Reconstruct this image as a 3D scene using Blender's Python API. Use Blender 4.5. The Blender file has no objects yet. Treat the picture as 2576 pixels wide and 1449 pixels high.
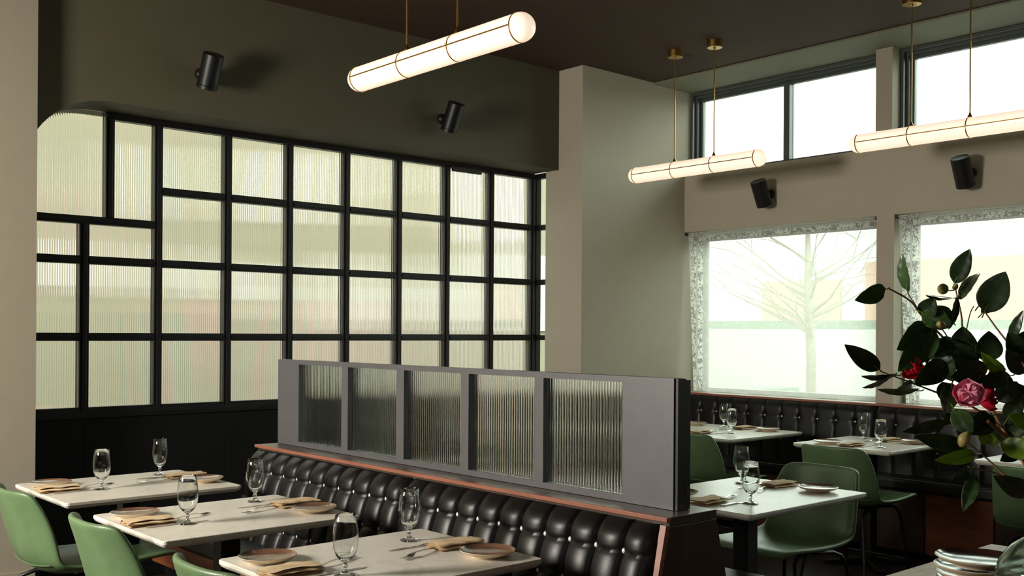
import bpy, math, random
from mathutils import Vector, Matrix
random.seed(7)
D = bpy.data; C = bpy.context.scene.collection
sc = bpy.context.scene
PI = math.pi

# ------------------------------------------------------------------ camera, world, light
YAW, ROLL, F, CH = math.radians(41.627), math.radians(0.37), 2589.1, 1.43
cd = D.cameras.new('camera'); cam = D.objects.new('camera', cd); C.objects.link(cam)
cd.sensor_width = 36; cd.lens = F / 2576 * 36; cd.shift_y = 110.9 / 2576; cd.clip_end = 200
fw = Vector((math.sin(YAW), math.cos(YAW), 0)); r0 = Vector((math.cos(YAW), -math.sin(YAW), 0)); u0 = Vector((0, 0, 1))
RV = math.cos(ROLL) * r0 + math.sin(ROLL) * u0; UV = RV.cross(fw)
cam.matrix_world = Matrix(((RV.x, UV.x, -fw.x, 0), (RV.y, UV.y, -fw.y, 0), (RV.z, UV.z, -fw.z, CH), (0, 0, 0, 1)))
sc.camera = cam

w = D.worlds.new('overcast_sky'); sc.world = w; w.use_nodes = True
nt = w.node_tree; bg = nt.nodes['Background']
bg.inputs['Strength'].default_value = 9.0
tc = nt.nodes.new('ShaderNodeTexCoord'); sp = nt.nodes.new('ShaderNodeSeparateXYZ'); rp = nt.nodes.new('ShaderNodeValToRGB')
nt.links.new(tc.outputs['Generated'], sp.inputs[0]); nt.links.new(sp.outputs['Z'], rp.inputs[0]); nt.links.new(rp.outputs[0], bg.inputs['Color'])
rp.color_ramp.elements[0].position = 0.0; rp.color_ramp.elements[0].color = (0.88, 0.95, 0.87, 1)
rp.color_ramp.elements[1].position = 1.0; rp.color_ramp.elements[1].color = (0.84, 0.95, 0.90, 1)

def area(name, loc, target, sx, sy, power, col):
    l = D.lights.new(name, 'AREA'); l.shape = 'RECTANGLE'; l.size = sx; l.size_y = sy; l.energy = power; l.color = col
    o = D.objects.new(name, l); C.objects.link(o); o.location = loc
    o.rotation_euler = (Vector(target) - Vector(loc)).to_track_quat('-Z', 'Y').to_euler(); return o
area('key_light', (-1.2, 3.9, 1.95), (3.5, 3.4, 1.0), 0.9, 0.9, 205, (1.0, 0.93, 0.82))
area('fill_light', (-1.4, -1.6, 2.6), (3.5, 3.5, 1.2), 1.6, 1.2, 8, (1.0, 0.95, 0.88))

vs = sc.view_settings
sc.display_settings.display_device = 'sRGB'
vs.view_transform = 'Standard'; vs.look = 'None'; vs.gamma = 1; vs.use_curve_mapping = False; vs.exposure = 0.0

# ------------------------------------------------------------------ helpers
def S(r, g, b):
    f = lambda c: (c / 255 / 12.92) if c / 255 <= 0.04045 else ((c / 255 + 0.055) / 1.055) ** 2.4
    return (f(r), f(g), f(b))

def at(px, py, depth):
    v = fw + RV * ((px - 1288) / F) - UV * ((py - 724.5 - 110.9) / F)
    return Vector((0, 0, CH)) + v * depth

def P(name, col, rough=0.5, metal=0.0, var=0.06, scale=8.0, bump=0.0, bscale=60.0, spec=0.5, coat=0.0, stretch=None, trans=0.0, ior=1.45, sub=0.0, col2=None, detail=4):
    m = D.materials.new(name); m.use_nodes = True; n = m.node_tree; b = n.nodes['Principled BSDF']
    b.inputs['Roughness'].default_value = rough; b.inputs['Metallic'].default_value = metal
    b.inputs['Specular IOR Level'].default_value = spec; b.inputs['Coat Weight'].default_value = coat
    b.inputs['Coat Roughness'].default_value = 0.12
    b.inputs['Transmission Weight'].default_value = trans; b.inputs['IOR'].default_value = ior
    t = n.nodes.new('ShaderNodeTexCoord'); mp = n.nodes.new('ShaderNodeMapping'); nz = n.nodes.new('ShaderNodeTexNoise')
    n.links.new(t.outputs['Object'], mp.inputs[0]); n.links.new(mp.outputs[0], nz.inputs['Vector'])
    if stretch: mp.inputs['Scale'].default_value = stretch
    nz.inputs['Scale'].default_value = scale; nz.inputs['Detail'].default_value = detail
    r = n.nodes.new('ShaderNodeValToRGB'); n.links.new(nz.outputs['Fac'], r.inputs[0])
    c2 = col2 if col2 else tuple(min(1, c * (1 + var)) for c in col); c1 = col if col2 else tuple(c * (1 - var) for c in col)
    r.color_ramp.elements[0].position = 0.3; r.color_ramp.elements[0].color = (*c1, 1)
    r.color_ramp.elements[1].position = 0.7; r.color_ramp.elements[1].color = (*c2, 1)
    n.links.new(r.outputs[0], b.inputs['Base Color'])
    if bump:
        n2 = n.nodes.new('ShaderNodeTexNoise'); n2.inputs['Scale'].default_value = bscale; n2.inputs['Detail'].default_value = 3
        n.links.new(mp.outputs[0], n2.inputs['Vector'])
        bp = n.nodes.new('ShaderNodeBump'); bp.inputs['Strength'].default_value = bump; bp.inputs['Distance'].default_value = 0.01
        n.links.new(n2.outputs['Fac'], bp.inputs['Height']); n.links.new(bp.outputs[0], b.inputs['Normal'])
    return m

M = {}
M['wall'] = P('wall_paint', S(172, 164, 146), 0.75, var=0.02, bump=0.03, bscale=120)
M['column'] = P('beige_paint', S(150, 141, 124), 0.75, var=0.02, bump=0.03, bscale=120)
M['strip'] = P('ceiling_strip_paint', S(122, 122, 104), 0.75, var=0.02)
M['olive'] = P('olive_paint', S(83, 78, 59), 0.7, var=0.03, bump=0.03, bscale=120)
M['ceiling'] = P('brown_ceiling_paint', S(62, 43, 27), 0.8, var=0.04, bump=0.02)
M['floor'] = P('dark_floorboards', S(44, 31, 24), 0.35, var=0.25, scale=3, stretch=(1, 12, 1))
M['black'] = P('black_steel', S(14, 14, 15), 0.42, var=0.1)
M['blackpanel'] = P('black_panel', S(9, 9, 10), 0.6, var=0.1, spec=0.25)
M['frame'] = P('window_frame_metal', S(78, 84, 80), 0.4, metal=0.2)
M['screen'] = P('grey_metal_screen', S(90, 89, 91), 0.42, metal=0.15, var=0.05, scale=14, bump=0.03, bscale=200)
M['leather'] = P('black_leather', S(14, 13, 13), 0.38, var=0.2, scale=20, bump=0.05, bscale=260, spec=0.4)
M['leather_flat'] = P('black_leather_seat', S(24, 25, 27), 0.4, var=0.15, scale=20, bump=0.1, bscale=260)
M['wood'] = P('reddish_wood', S(126, 68, 38), 0.4, var=0.3, scale=5, stretch=(6, 1, 14))
M['woodrail'] = P('orange_wood_edge', S(140, 88, 68), 0.4, var=0.15, scale=6, stretch=(10, 1, 10))
M['darkwood'] = P('dark_walnut', S(58, 34, 24), 0.4, var=0.3, scale=4, stretch=(8, 8, 1))
M['ledge'] = P('smoked_ledge', S(74, 62, 54), 0.28, var=0.15, scale=6, stretch=(10, 1, 1))
M['button'] = P('silver_button', S(235, 235, 236), 0.3, metal=0.25)
M['green'] = P('green_leather', S(94, 120, 82), 0.4, var=0.12, scale=9, bump=0.1, bscale=220, spec=0.6)
M['greendark'] = P('dark_green_leather', S(50, 78, 48), 0.4, var=0.12, scale=9, bump=0.1, bscale=220, spec=0.5)
M['brass'] = P('brushed_brass', S(200, 160, 92), 0.28, metal=1.0, var=0.1)
M['silver'] = P('polished_steel', S(200, 196, 190), 0.2, metal=1.0)
M['napkin'] = P('tan_linen', S(214, 188, 150), 0.85, var=0.08, scale=40, bump=0.25, bscale=500)
M['cream'] = P('cream_stoneware', S(214, 196, 168), 0.5, var=0.06, scale=30)
M['glaze'] = P('brown_glaze', S(112, 82, 64), 0.22, var=0.25, scale=14, coat=0.4, spec=0.6)
M['darkglaze'] = P('dark_brown_glaze', S(52, 34, 26), 0.15, var=0.2, scale=14, coat=0.0)
M['oak'] = P('weathered_oak', S(156, 124, 92), 0.5, var=0.2, scale=4, stretch=(2, 14, 2), bump=0.1)
M['leaf'] = P('camellia_leaf', S(60, 90, 46), 0.28, var=0.35, scale=30, spec=0.6)
M['leafdark'] = P('dark_camellia_leaf', S(34, 52, 28), 0.3, var=0.3, scale=30)
M['leaflime'] = P('backlit_lime_leaf', S(110, 138, 34), 0.35, var=0.25, scale=30)  # lime colour carries the backlight on some leaves; petioles share it
M['stem'] = P('brown_twig', S(128, 88, 62), 0.7, var=0.25, scale=40)
M['bud'] = P('bud_scales', S(160, 146, 86), 0.5, var=0.2, scale=60)
M['pink'] = P('pink_petals', S(255, 168, 200), 0.6, var=0.1, scale=30)
M['red'] = P('red_petals', S(206, 20, 52), 0.5, var=0.15, scale=30)
M['facade'] = P('cream_render', S(120, 114, 96), 0.9, var=0.08, scale=1.5)
M['pinkwall'] = P('pink_brick', S(158, 122, 104), 0.9, var=0.08, scale=2)
M['white'] = P('white_paint', S(178, 178, 176), 0.7, var=0.03)
M['pave'] = P('pale_paving', S(128, 124, 118), 0.9, var=0.06, scale=2)
M['hedge'] = P('hedge_green', S(94, 118, 98), 0.8, var=0.3, scale=12)
M['bark'] = P('pale_bark', S(118, 112, 94), 0.9, var=0.2, scale=12, stretch=(1, 1, 0.2))
M['brownbox'] = P('brown_timber', S(120, 88, 52), 0.7, var=0.2, scale=6)
M['grey'] = P('grey_cladding', S(92, 95, 82), 0.8, var=0.1, scale=3)
M['violet'] = P('pinkish_cloth', S(150, 118, 116), 0.8, var=0.1, scale=3)

def leaf_translucent(m, col, fac):
    n = m.node_tree; b = n.nodes['Principled BSDF']; o = n.nodes['Material Output']
    t = n.nodes.new('ShaderNodeBsdfTranslucent'); t.inputs[0].default_value = (*col, 1); mx = n.nodes.new('ShaderNodeMixShader'); mx.inputs[0].default_value = fac
    n.links.new(b.outputs[0], mx.inputs[1]); n.links.new(t.outputs[0], mx.inputs[2]); n.links.new(mx.outputs[0], o.inputs[0])
leaf_translucent(M['leaf'], S(70, 110, 30), 0.2); leaf_translucent(M['leaflime'], S(150, 180, 30), 0.35)
leaf_translucent(M['pink'], S(255, 110, 150), 0.3); leaf_translucent(M['red'], S(230, 20, 50), 0.3)

def marble():
    m = P('white_marble', S(222, 216, 204), 0.3, var=0.03, scale=3); n = m.node_tree; b = n.nodes['Principled BSDF']
    t = n.nodes.new('ShaderNodeTexCoord'); wv = n.nodes.new('ShaderNodeTexNoise'); wv.inputs['Scale'].default_value = 2.2; wv.inputs['Detail'].default_value = 6; wv.inputs['Distortion'].default_value = 1.6
    n.links.new(t.outputs['Object'], wv.inputs['Vector'])
    r = n.nodes.new('ShaderNodeValToRGB'); e = r.color_ramp.elements
    e[0].position = 0.488; e[0].color = (*S(224, 218, 206), 1); e[1].position = 0.512; e[1].color = (*S(224, 218, 206), 1)
    k = e.new(0.5); k.color = (*S(209, 202, 188), 1)
    n.links.new(wv.outputs['Fac'], r.inputs[0]); n.links.new(r.outputs[0], b.inputs['Base Color']); return m
M['marble'] = marble()

def glassmat(name, col, rough, ior=1.5):
    m = D.materials.new(name); m.use_nodes = True; n = m.node_tree; n.nodes.remove(n.nodes['Principled BSDF'])
    g = n.nodes.new('ShaderNodeBsdfGlass'); g.inputs['Color'].default_value = (*col, 1); g.inputs['Roughness'].default_value = rough; g.inputs['IOR'].default_value = ior
    n.links.new(g.outputs[0], n.nodes['Material Output'].inputs[0]); return m
M['goblet'] = glassmat('clear_glass', (0.97, 0.98, 0.98), 0.0, 1.48)
M['reeded'] = glassmat('reeded_wall_glass', (0.88, 0.87, 0.85), 0.05, 1.5)
M['reededclear'] = glassmat('reeded_screen_glass', (0.96, 0.98, 0.98), 0.05, 1.5)
M['vase'] = glassmat('smoky_green_glass', (0.80, 0.86, 0.82), 0.08, 1.45)

def thinglass():
    m = D.materials.new('window_glass'); m.use_nodes = True; n = m.node_tree; n.nodes.remove(n.nodes['Principled BSDF'])
    t = n.nodes.new('ShaderNodeBsdfTransparent'); t.inputs[0].default_value = (0.95, 0.985, 0.96, 1); g = n.nodes.new('ShaderNodeBsdfGlossy'); g.inputs['Roughness'].default_value = 0.02
    fr = n.nodes.new('ShaderNodeFresnel'); fr.inputs[0].default_value = 1.3; mx = n.nodes.new('ShaderNodeMixShader')
    n.links.new(fr.outputs[0], mx.inputs[0]); n.links.new(t.outputs[0], mx.inputs[1]); n.links.new(g.outputs[0], mx.inputs[2]); n.links.new(mx.outputs[0], n.nodes['Material Output'].inputs[0]); return m
M['pane'] = thinglass()

def lace():
    # sheer woven ground; the borders (by object position) carry a denser floral openwork
    m = D.materials.new('lace_voile'); m.use_nodes = True; n = m.node_tree; n.nodes.remove(n.nodes['Principled BSDF'])
    L = n.links.new; N = n.nodes.new
    def math_(op, a, b=None):
        q = N('ShaderNodeMath'); q.operation = op
        for i, v in ((0, a), (1, b)):
            if v is None: continue
            if hasattr(v, 'links'): L(v, q.inputs[i])
            else: q.inputs[i].default_value = v
        return q.outputs[0]
    t = N('ShaderNodeTexCoord'); sx = N('ShaderNodeSeparateXYZ'); L(t.outputs['Object'], sx.inputs[0])
    y, z = sx.outputs['Y'], sx.outputs['Z']          # local: y from 0 (far end) downwards to -w, z 0 (top) to -h
    side = math_('MULTIPLY', math_('GREATER_THAN', y, -0.16), math_('LESS_THAN', math_('ABSOLUTE', math_('SUBTRACT', math_('ABSOLUTE', math_('ADD', y, 0.085)), 0.035)), 0.027))
    top = math_('MULTIPLY', math_('GREATER_THAN', z, -0.055), math_('LESS_THAN', z, -0.018))
    border = math_('MAXIMUM', side, top)
    vo = N('ShaderNodeTexVoronoi'); vo.inputs['Scale'].default_value = 26; L(t.outputs['Object'], vo.inputs['Vector'])
    nz = N('ShaderNodeTexNoise'); nz.inputs['Scale'].default_value = 80; nz.inputs['Detail'].default_value = 2; L(t.outputs['Object'], nz.inputs['Vector'])
    flower = math_('GREATER_THAN', math_('ADD', nz.outputs['Fac'], math_('MULTIPLY', vo.outputs['Distance'], 0.35)), 0.70)
    n3 = N('ShaderNodeTexNoise'); n3.inputs['Scale'].default_value = 14; n3.inputs['Detail'].default_value = 6; L(t.outputs['Object'], n3.inputs['Vector'])
    motif = math_('MULTIPLY', math_('LESS_THAN', math_('ABSOLUTE', math_('SUBTRACT', n3.outputs['Fac'], 0.5)), 0.012), 0.12)
    hole = math_('MULTIPLY', border, flower)
    solid = math_('SUBTRACT', border, hole)
    fac = math_('ADD', math_('ADD', 0.58, math_('MULTIPLY', solid, 0.30)), motif)        # share of cloth
    fac = math_('SUBTRACT', fac, math_('MULTIPLY', hole, 0.24))
    tr = N('ShaderNodeBsdfTransparent'); df = N('ShaderNodeBsdfDiffuse'); df.inputs[0].default_value = (0.74, 0.74, 0.70, 1)
    tl = N('ShaderNodeBsdfTranslucent'); tl.inputs[0].default_value = (0.72, 0.71, 0.65, 1)
    a = N('ShaderNodeMixShader'); a.inputs[0].default_value = 0.6; L(df.outputs[0], a.inputs[1]); L(tl.outputs[0], a.inputs[2])
    mx = N('ShaderNodeMixShader'); L(fac, mx.inputs[0]); L(tr.outputs[0], mx.inputs[1]); L(a.outputs[0], mx.inputs[2])
    L(mx.outputs[0], n.nodes['Material Output'].inputs[0]); return m
M['lace'] = lace()

def opal():
    m = D.materials.new('lit_opal_glass'); m.use_nodes = True; n = m.node_tree; b = n.nodes['Principled BSDF']
    b.inputs['Base Color'].default_value = (0.8, 0.72, 0.62, 1); b.inputs['Roughness'].default_value = 0.3
    lw = n.nodes.new('ShaderNodeLayerWeight'); lw.inputs[0].default_value = 0.45; r = n.nodes.new('ShaderNodeValToRGB')
    r.color_ramp.elements[0].color = (1.0, 0.84, 0.67, 1); r.color_ramp.elements[1].color = (0.82, 0.56, 0.38, 1)
    n.links.new(lw.outputs['Facing'], r.inputs[0]); n.links.new(r.outputs[0], b.inputs['Emission Color'])
    b.inputs['Emission Strength'].default_value = 0.92; return m
M['opal'] = opal()

def finish(bm):
    import bmesh
    bmesh.ops.recalc_face_normals(bm, faces=bm.faces)
    for e in bm.edges: e.smooth = not (len(e.link_faces) == 2 and e.calc_face_angle(0) > 1.0)

class MB:
    def __init__(s): s.v = []; s.f = []; s.m = []; s.sm = []
    def add(s, vs, fs, mi=0, smooth=False):
        o = len(s.v); s.v += [tuple(v) for v in vs]; s.f += [tuple(i + o for i in f) for f in fs]; s.m += [mi] * len(fs); s.sm += [smooth] * len(fs); return s
    def box(s, x0, x1, y0, y1, z0, z1, mi=0):
        v = [(x, y, z) for z in (z0, z1) for y in (y0, y1) for x in (x0, x1)]
        return s.add(v, [(0, 2, 3, 1), (4, 5, 7, 6), (0, 1, 5, 4), (2, 6, 7, 3), (0, 4, 6, 2), (1, 3, 7, 5)], mi)
    def lathe(s, prof, n=24, mi=0, loc=(0, 0, 0), smooth=True, wob=0.0, mis=None, rot=None):
        vs = []; fs = []
        for r, z in prof:
            for i in range(n):
                a = 2 * PI * i / n; k = 1 + wob * (math.sin(2 * a + 1) + 0.5 * math.sin(5 * a + 2))
                p = Vector((r * k * math.cos(a), r * k * math.sin(a), z))
                if rot: p = rot @ p
                vs.append(p + Vector(loc))
        k = len(prof)
        for j in range(k - 1):
            for i in range(n):
                i2 = (i + 1) % n; fs.append((j * n + i, j * n + i2, (j + 1) * n + i2, (j + 1) * n + i))
        if mis is None: s.add(vs, fs, mi, smooth)
        else:
            s.add(vs, fs, 0, smooth)
            for j in range(k - 1):
                for i in range(n): s.m[-len(fs) + j * n + i] = mis[j]
        return s
    def tube(s, pts, r, n=8, mi=0, caps=True):
        pts = [Vector(p) for p in pts]; rs = r if isinstance(r, (list, tuple)) else [r] * len(pts)
        vs = []; fs = []; up = None
        for i, p in enumerate(pts):
            t = (pts[min(i + 1, len(pts) - 1)] - pts[max(i - 1, 0)]).normalized()
            if up is None:
                up = Vector((0, 0, 1)) if abs(t.z) < 0.9 else Vector((1, 0, 0))
            a = t.cross(up).normalized(); b = a.cross(t).normalized(); up = b
            for k in range(n):
                an = 2 * PI * k / n; vs.append(p + (a * math.cos(an) + b * math.sin(an)) * rs[i])
        for i in range(len(pts) - 1):
            for k in range(n):
                k2 = (k + 1) % n; fs.append((i * n + k, i * n + k2, (i + 1) * n + k2, (i + 1) * n + k))
        s.add(vs, fs, mi, True)
        if caps: s.add(vs[:n], [tuple(reversed(range(n)))], mi); s.add(vs[-n:], [tuple(range(n))], mi)
        return s
    def prism(s, poly, axis, a, b, mi=0):
        # poly in the two other axes; extruded from a to b
        n = len(poly)
        def pt(p, t): return {'x': (t, p[0], p[1]), 'y': (p[0], t, p[1]), 'z': (p[0], p[1], t)}[axis]
        v = [pt(p, a) for p in poly] + [pt(p, b) for p in poly]
        return s.add(v, [tuple(range(n)), tuple(reversed(range(n, 2 * n)))] + [(i, i + n, (i + 1) % n + n, (i + 1) % n) for i in range(n)], mi)
    def mesh(s, name, mats):
        me = D.meshes.new(name); me.from_pydata(s.v, [], s.f); me.update()
        for m in (mats if isinstance(mats, (list, tuple)) else [mats]): me.materials.append(m)
        me.polygons.foreach_set('material_index', s.m); me.polygons.foreach_set('use_smooth', s.sm)
        import bmesh
        bm = bmesh.new(); bm.from_mesh(me); finish(bm); bm.to_mesh(me); bm.free()
        return me

def obj(name, mb, mats, parent=None, loc=(0, 0, 0), rot=(0, 0, 0), bevel=0.0, sub=0, solid=0.0, kind=None, seg=2):
    me = mb if isinstance(mb, bpy.types.Mesh) else mb.mesh(name, mats)
    o = D.objects.new(name, me); C.objects.link(o); o.location = loc; o.rotation_euler = rot
    if parent: o.parent = parent
    if solid: q = o.modifiers.new('solid', 'SOLIDIFY'); q.thickness = solid; q.offset = 0
    if sub: q = o.modifiers.new('sub', 'SUBSURF'); q.levels = sub; q.render_levels = sub
    if bevel: q = o.modifiers.new('bevel', 'BEVEL'); q.width = bevel; q.segments = seg; q.limit_method = 'ANGLE'; q.angle_limit = 0.7
    if kind: o['kind'] = kind
    return o

def tag(o, label, cat, group=None):
    o['label'] = label; o['category'] = cat
    if group: o['group'] = group
    return o
def thing(name, label, cat, loc=(0, 0, 0), rz=0.0, group=None):
    o = D.objects.new(name, None); C.objects.link(o); o.location = loc; o.rotation_euler = (0, 0, rz); o.empty_display_size = 0.1
    return tag(o, label, cat, group)
def structure(name, label, mb=None, mats=None, **k):
    if mb is None:
        o = D.objects.new(name, None); C.objects.link(o); o.empty_display_size = 0.1
    else: o = obj(name, mb, mats, **k)
    o['kind'] = 'structure'; o['label'] = label; return o
def dup(root, loc, rz, label, group=None):
    r = root.copy(); C.objects.link(r); r.location = loc; r.rotation_euler = (0, 0, rz); r['label'] = label
    if group: r['group'] = group
    for ch in list(root.children):
        c = ch.copy(); C.objects.link(c); c.parent = r
        for g in list(ch.children):
            d = g.copy(); C.objects.link(d); d.parent = c
    return r

# ------------------------------------------------------------------ room shell
XW, ZC, YS, XP, YP = 6.63, 3.41, 5.6, 5.44, 5.87
structure('floor', 'dark wooden floor of the dining room', MB().box(-2.4, 6.9, -3.2, 6.05, -0.1, 0), M['floor'])
structure('ceiling', 'dark brown painted ceiling', MB().box(-2.4, 6.9, -3.2, 6.05, ZC, ZC + 0.2), M['ceiling'])
structure('trim_1', 'grey-green ceiling strip above the high windows', MB().box(6.235, 6.899, -3.0, 5.35, ZC - 0.014, ZC - 0.001), M['strip'])
wl = structure('wall_left', 'plain beige wall face at the far left edge', MB().box(-2.2, 1.662, 5.5, 5.599, 0, ZC), M['column'])
structure('baseboard_left', 'pale baseboard along the beige wall face', MB().box(-2.2, 1.662, 5.483, 5.4995, 0, 0.215), M['column'], bevel=0.004)
structure('wall_west', 'plain wall closing the left side of the room', MB().box(-2.4, -2.2, -3.2, 5.6, 0, ZC), M['olive'])
structure('wall_south', 'plain wall closing the near side of the room', MB().box(-2.2, 6.9, -3.2, -3.0, 0, ZC), M['olive'])
# soffit wall with the rounded upper left corner of the opening
cx_, cz_, rr = 2.06, 2.22, 0.44
arc = [(cx_ - rr * math.cos(a), cz_ + rr * math.sin(a)) for a in [PI / 2 * i / 14 for i in range(15)]]
mb = MB(); top = [(-2.2, ZC)]
mb.prism([(-2.2, 0), (cx_ - rr, 0)] + arc + [(XP - 0.001, 2.66), (XP - 0.001, ZC), (-2.2, ZC)], 'y', YS, 6.03)
structure('wall_back', 'dark olive bulkhead wall above the black glazed partition', mb, M['olive'])
mb = MB(); mb.box(XP, 6.9, 5.35, 5.74, 0, ZC)
structure('wall_pier', 'grey-green pier between the glazed partition and the windows', mb, M['wall'])
# window wall
wr = structure('wall_right', 'taupe window wall with high and low windows')
pil = [(3.53, 3.66), (1.70, 1.83), (-3.0, 0.0)]
def wpart(name, x0, x1, y0, y1, z0, z1): obj(name, MB().box(x0, x1, y0, y1, z0, z1), M['wall'], wr)
wpart('lower_wall', XW, 6.9, -3.0, 5.35, 0, 0.955)
wpart('wall_band', XW, 6.9, -3.0, 5.35, 2.252, 2.722)
for y0, y1 in pil:
    wpart('pillar', XW, 6.9, y0, y1, 0.955, 2.252)
    wpart('pillar', 6.592, 6.9, y0, y1 - 0.008, 2.722, ZC - 0.0145)

def glazed(idx, y0, y1, z0, z1, mull, label, depth0=6.70):
    W = structure('window_%d' % idx, label)
    for k, (xa, xb, wd) in enumerate(((depth0, depth0 + 0.04, 0.022), (depth0 + 0.04, depth0 + 0.08, 0.04), (depth0 + 0.08, depth0 + 0.12, 0.062))):
        f = MB(); g = 0.0006 * (k + 1)
        for a, b, c, d in ((y0 + g, y0 + wd, z0 + g, z1 - g), (y1 - wd, y1 - g, z0 + g, z1 - g), (y0 + wd, y1 - wd, z1 - wd, z1 - g), (y0 + wd, y1 - wd, z0 + g, z0 + min(wd, 0.03))):
            f.box(xa, xb - 0.001, a, b, c, d)
        obj('frame', f, M['frame'], W)
    ys = [y0 + 0.062] + mull + [y1 - 0.062]
    for m_ in mull: obj('mullion', MB().box(depth0 + 0.05, depth0 + 0.118, m_ - 0.026, m_ + 0.026, z0 + 0.03, z1 - 0.062), M['frame'], W)
    for i in range(len(ys) - 1):
        e = 0.026
        obj('pane', MB().box(depth0 + 0.09, depth0 + 0.096, ys[i] + (e if i else 0), ys[i + 1] - (e if i < len(ys) - 2 else 0), z0 + 0.03, z1 - 0.062), M['pane'], W)
glazed(1, 3.655, 5.348, 2.724, ZC - 0.016, [4.47], 'left high window in two panes above the taupe wall')
glazed(2, 1.832, 3.528, 2.724, ZC - 0.016, [2.64], 'right high window behind the second pendant light')
glazed(3, 3.662, 5.348, 0.957, 2.250, [], 'large low window behind the left lace curtain', 6.76)
glazed(4, 1.832, 3.528, 0.957, 2.250, [], 'large low window behind the camellia branches', 6.76)
glazed(5, 0.002, 1.698, 2.724, ZC - 0.016, [0.85], 'high window beyond the right picture edge')
glazed(6, 0.002, 1.698, 0.957, 2.250, [], 'low window beyond the right picture edge', 6.76)

# lace curtains
def curtain(y1, y0, label):
    t = thing('lace_curtain', label, 'curtain', (6.665, y1 - 0.014, 2.236))
    Wd, Hh = y1 - y0 - 0.028, 1.274
    mb = MB(); nx, nz_ = 60, 14; vs = []
    for j in range(nz_ + 1):
        for i in range(nx + 1):
            a, b = i / nx, j / nz_
            pinch = 0.055 * b * (1 - a) ** 3
            vs.append((0.010 * math.sin(a * 34 + b * 0.6) * (0.3 + 0.7 * b) , -(pinch + a * (Wd - pinch)), -b * Hh))
    mb.add(vs, [(j * (nx + 1) + i, j * (nx + 1) + i + 1, (j + 1) * (nx + 1) + i + 1, (j + 1) * (nx + 1) + i) for j in range(nz_) for i in range(nx)], 0, True)
    obj('lace_panel', mb, M['lace'], t)
    obj('curtain_rod', MB().tube([(-0.014, 0.006, 0.004), (-0.014, -Wd - 0.006, 0.004)], 0.005), M['lace'], t)
    for yy in (0.006, -Wd - 0.006): obj('bracket', MB().box(-0.028, -0.002, yy - 0.006, yy + 0.006, -0.01, 0.012), M['black'], t)
curtain(5.348, 3.662, 'sheer white lace curtain over the low window nearest the pier')
curtain(3.528, 1.832, 'sheer white lace curtain over the low window behind the camellia')
curtain(1.698, 0.002, 'sheer white lace curtain on the last low window, past the frame')

# ------------------------------------------------------------------ black glazed partition
def reeded_mesh(w_, h_, name, mat, pitch=0.0127, th=0.005, sag=0.0016, seg=8):
    n = max(4, round(w_ / pitch)); p = w_ / n; fr = []
    for i in range(n):
        for k in range(seg):
            t = k / seg; fr.append((-w_ / 2 + (i + t) * p, -th / 2 - sag * (math.sqrt(max(0.0, 1 - 0.92 * (2 * t - 1) ** 2)) - math.sqrt(0.08)) / (1 - math.sqrt(0.08))))
    fr.append((w_ / 2, -th / 2))
    mb = MB(); m_ = len(fr)
    v = [(x, y, z) for z in (-h_ / 2, h_ / 2) for x, y in fr]
    mb.add(v, [(i, i + 1, m_ + i + 1, m_ + i) for i in range(m_ - 1)], 0, True)
    a = len(mb.v); mb.add([(-w_ / 2, th / 2, -h_ / 2), (w_ / 2, th / 2, -h_ / 2), (w_ / 2, th / 2, h_ / 2), (-w_ / 2, th / 2, h_ / 2)], [(0, 1, 2, 3)])
    # close the edges with the same corner vertices
    mb.f += [(0, m_, a + 3, a), (m_ - 1, a + 1, a + 2, 2 * m_ - 1), tuple(list(range(m_)) + [a + 1, a]), tuple(list(range(2 * m_ - 1, m_ - 1, -1)) + [a + 3, a + 2])]
    mb.m += [0] * 4; mb.sm += [False] * 4
    me = D.meshes.new(name); me.from_pydata(mb.v, [], mb.f); me.update(); me.materials.append(mat)
    me.polygons.foreach_set('use_smooth', mb.sm)
    import bmesh
    bm = bmesh.new(); bm.from_mesh(me); finish(bm); bm.to_mesh(me); bm.free()
    return me
PT = structure('partition', 'black steel grid partition filled with ribbed glass panes')
def pane(x0, x1, z0, z1):
    me = reeded_mesh(x1 - x0, z1 - z0, 'pane', M['reeded']); obj('pane', me, None, PT, ((x0 + x1) / 2, YP + 0.012, (z0 + z1) / 2))
hb = 0.0225
posts = [2.444, 2.88, 3.303, 3.73, 4.155, 4.578, 4.996]
def post(x, z0, z1, w_=0.024): obj('post', MB().box(x - w_, x + w_, YP - 0.012, YP + 0.045, z0, z1).box(x - w_ * 0.45, x + w_ * 0.45, YP - 0.022, YP - 0.012, z0, z1), M['black'], PT, bevel=0.002)
def rail(x0, x1, z, h=hb): obj('rail', MB().box(x0, x1, YP - 0.010, YP + 0.043, z - h, z + h).box(x0, x1, YP - 0.019, YP - 0.010, z - h * 0.45, z + h * 0.45), M['black'], PT)
for x in posts: post(x, 0.965, 2.618)
post(5.424, 0.965, 2.618, 0.026); post(2.024, 0.965, 2.018, 0.026); post(2.163, 2.062, 2.618, 0.024)
XL = 1.622
cols = [XL] + posts + [5.424]
rail(2.14, XP - 0.002, 2.638, 0.0195)
for z in (1.388, 1.817): 
    xs = [XL, 2.024] + posts + [5.424]
    for i in range(len(xs) - 1): rail(xs[i] + 0.025, xs[i + 1] - 0.025, z)
rail(XL, 2.42, 2.04, 0.022)
for i in range(len(posts)): rail(posts[i] + 0.025, (posts + [5.424])[i + 1] - 0.025, 2.24)
rail(XL, XP - 0.002, 0.965, 0.03)
for i in range(len(posts)):
    x0, x1 = posts[i] + 0.0245, (posts + [5.424])[i + 1] - 0.0265
    for z0, z1 in ((0.996, 1.365), (1.411, 1.794), (1.840, 2.217), (2.263, 2.618)): pane(x0, x1, z0, z1)
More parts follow.
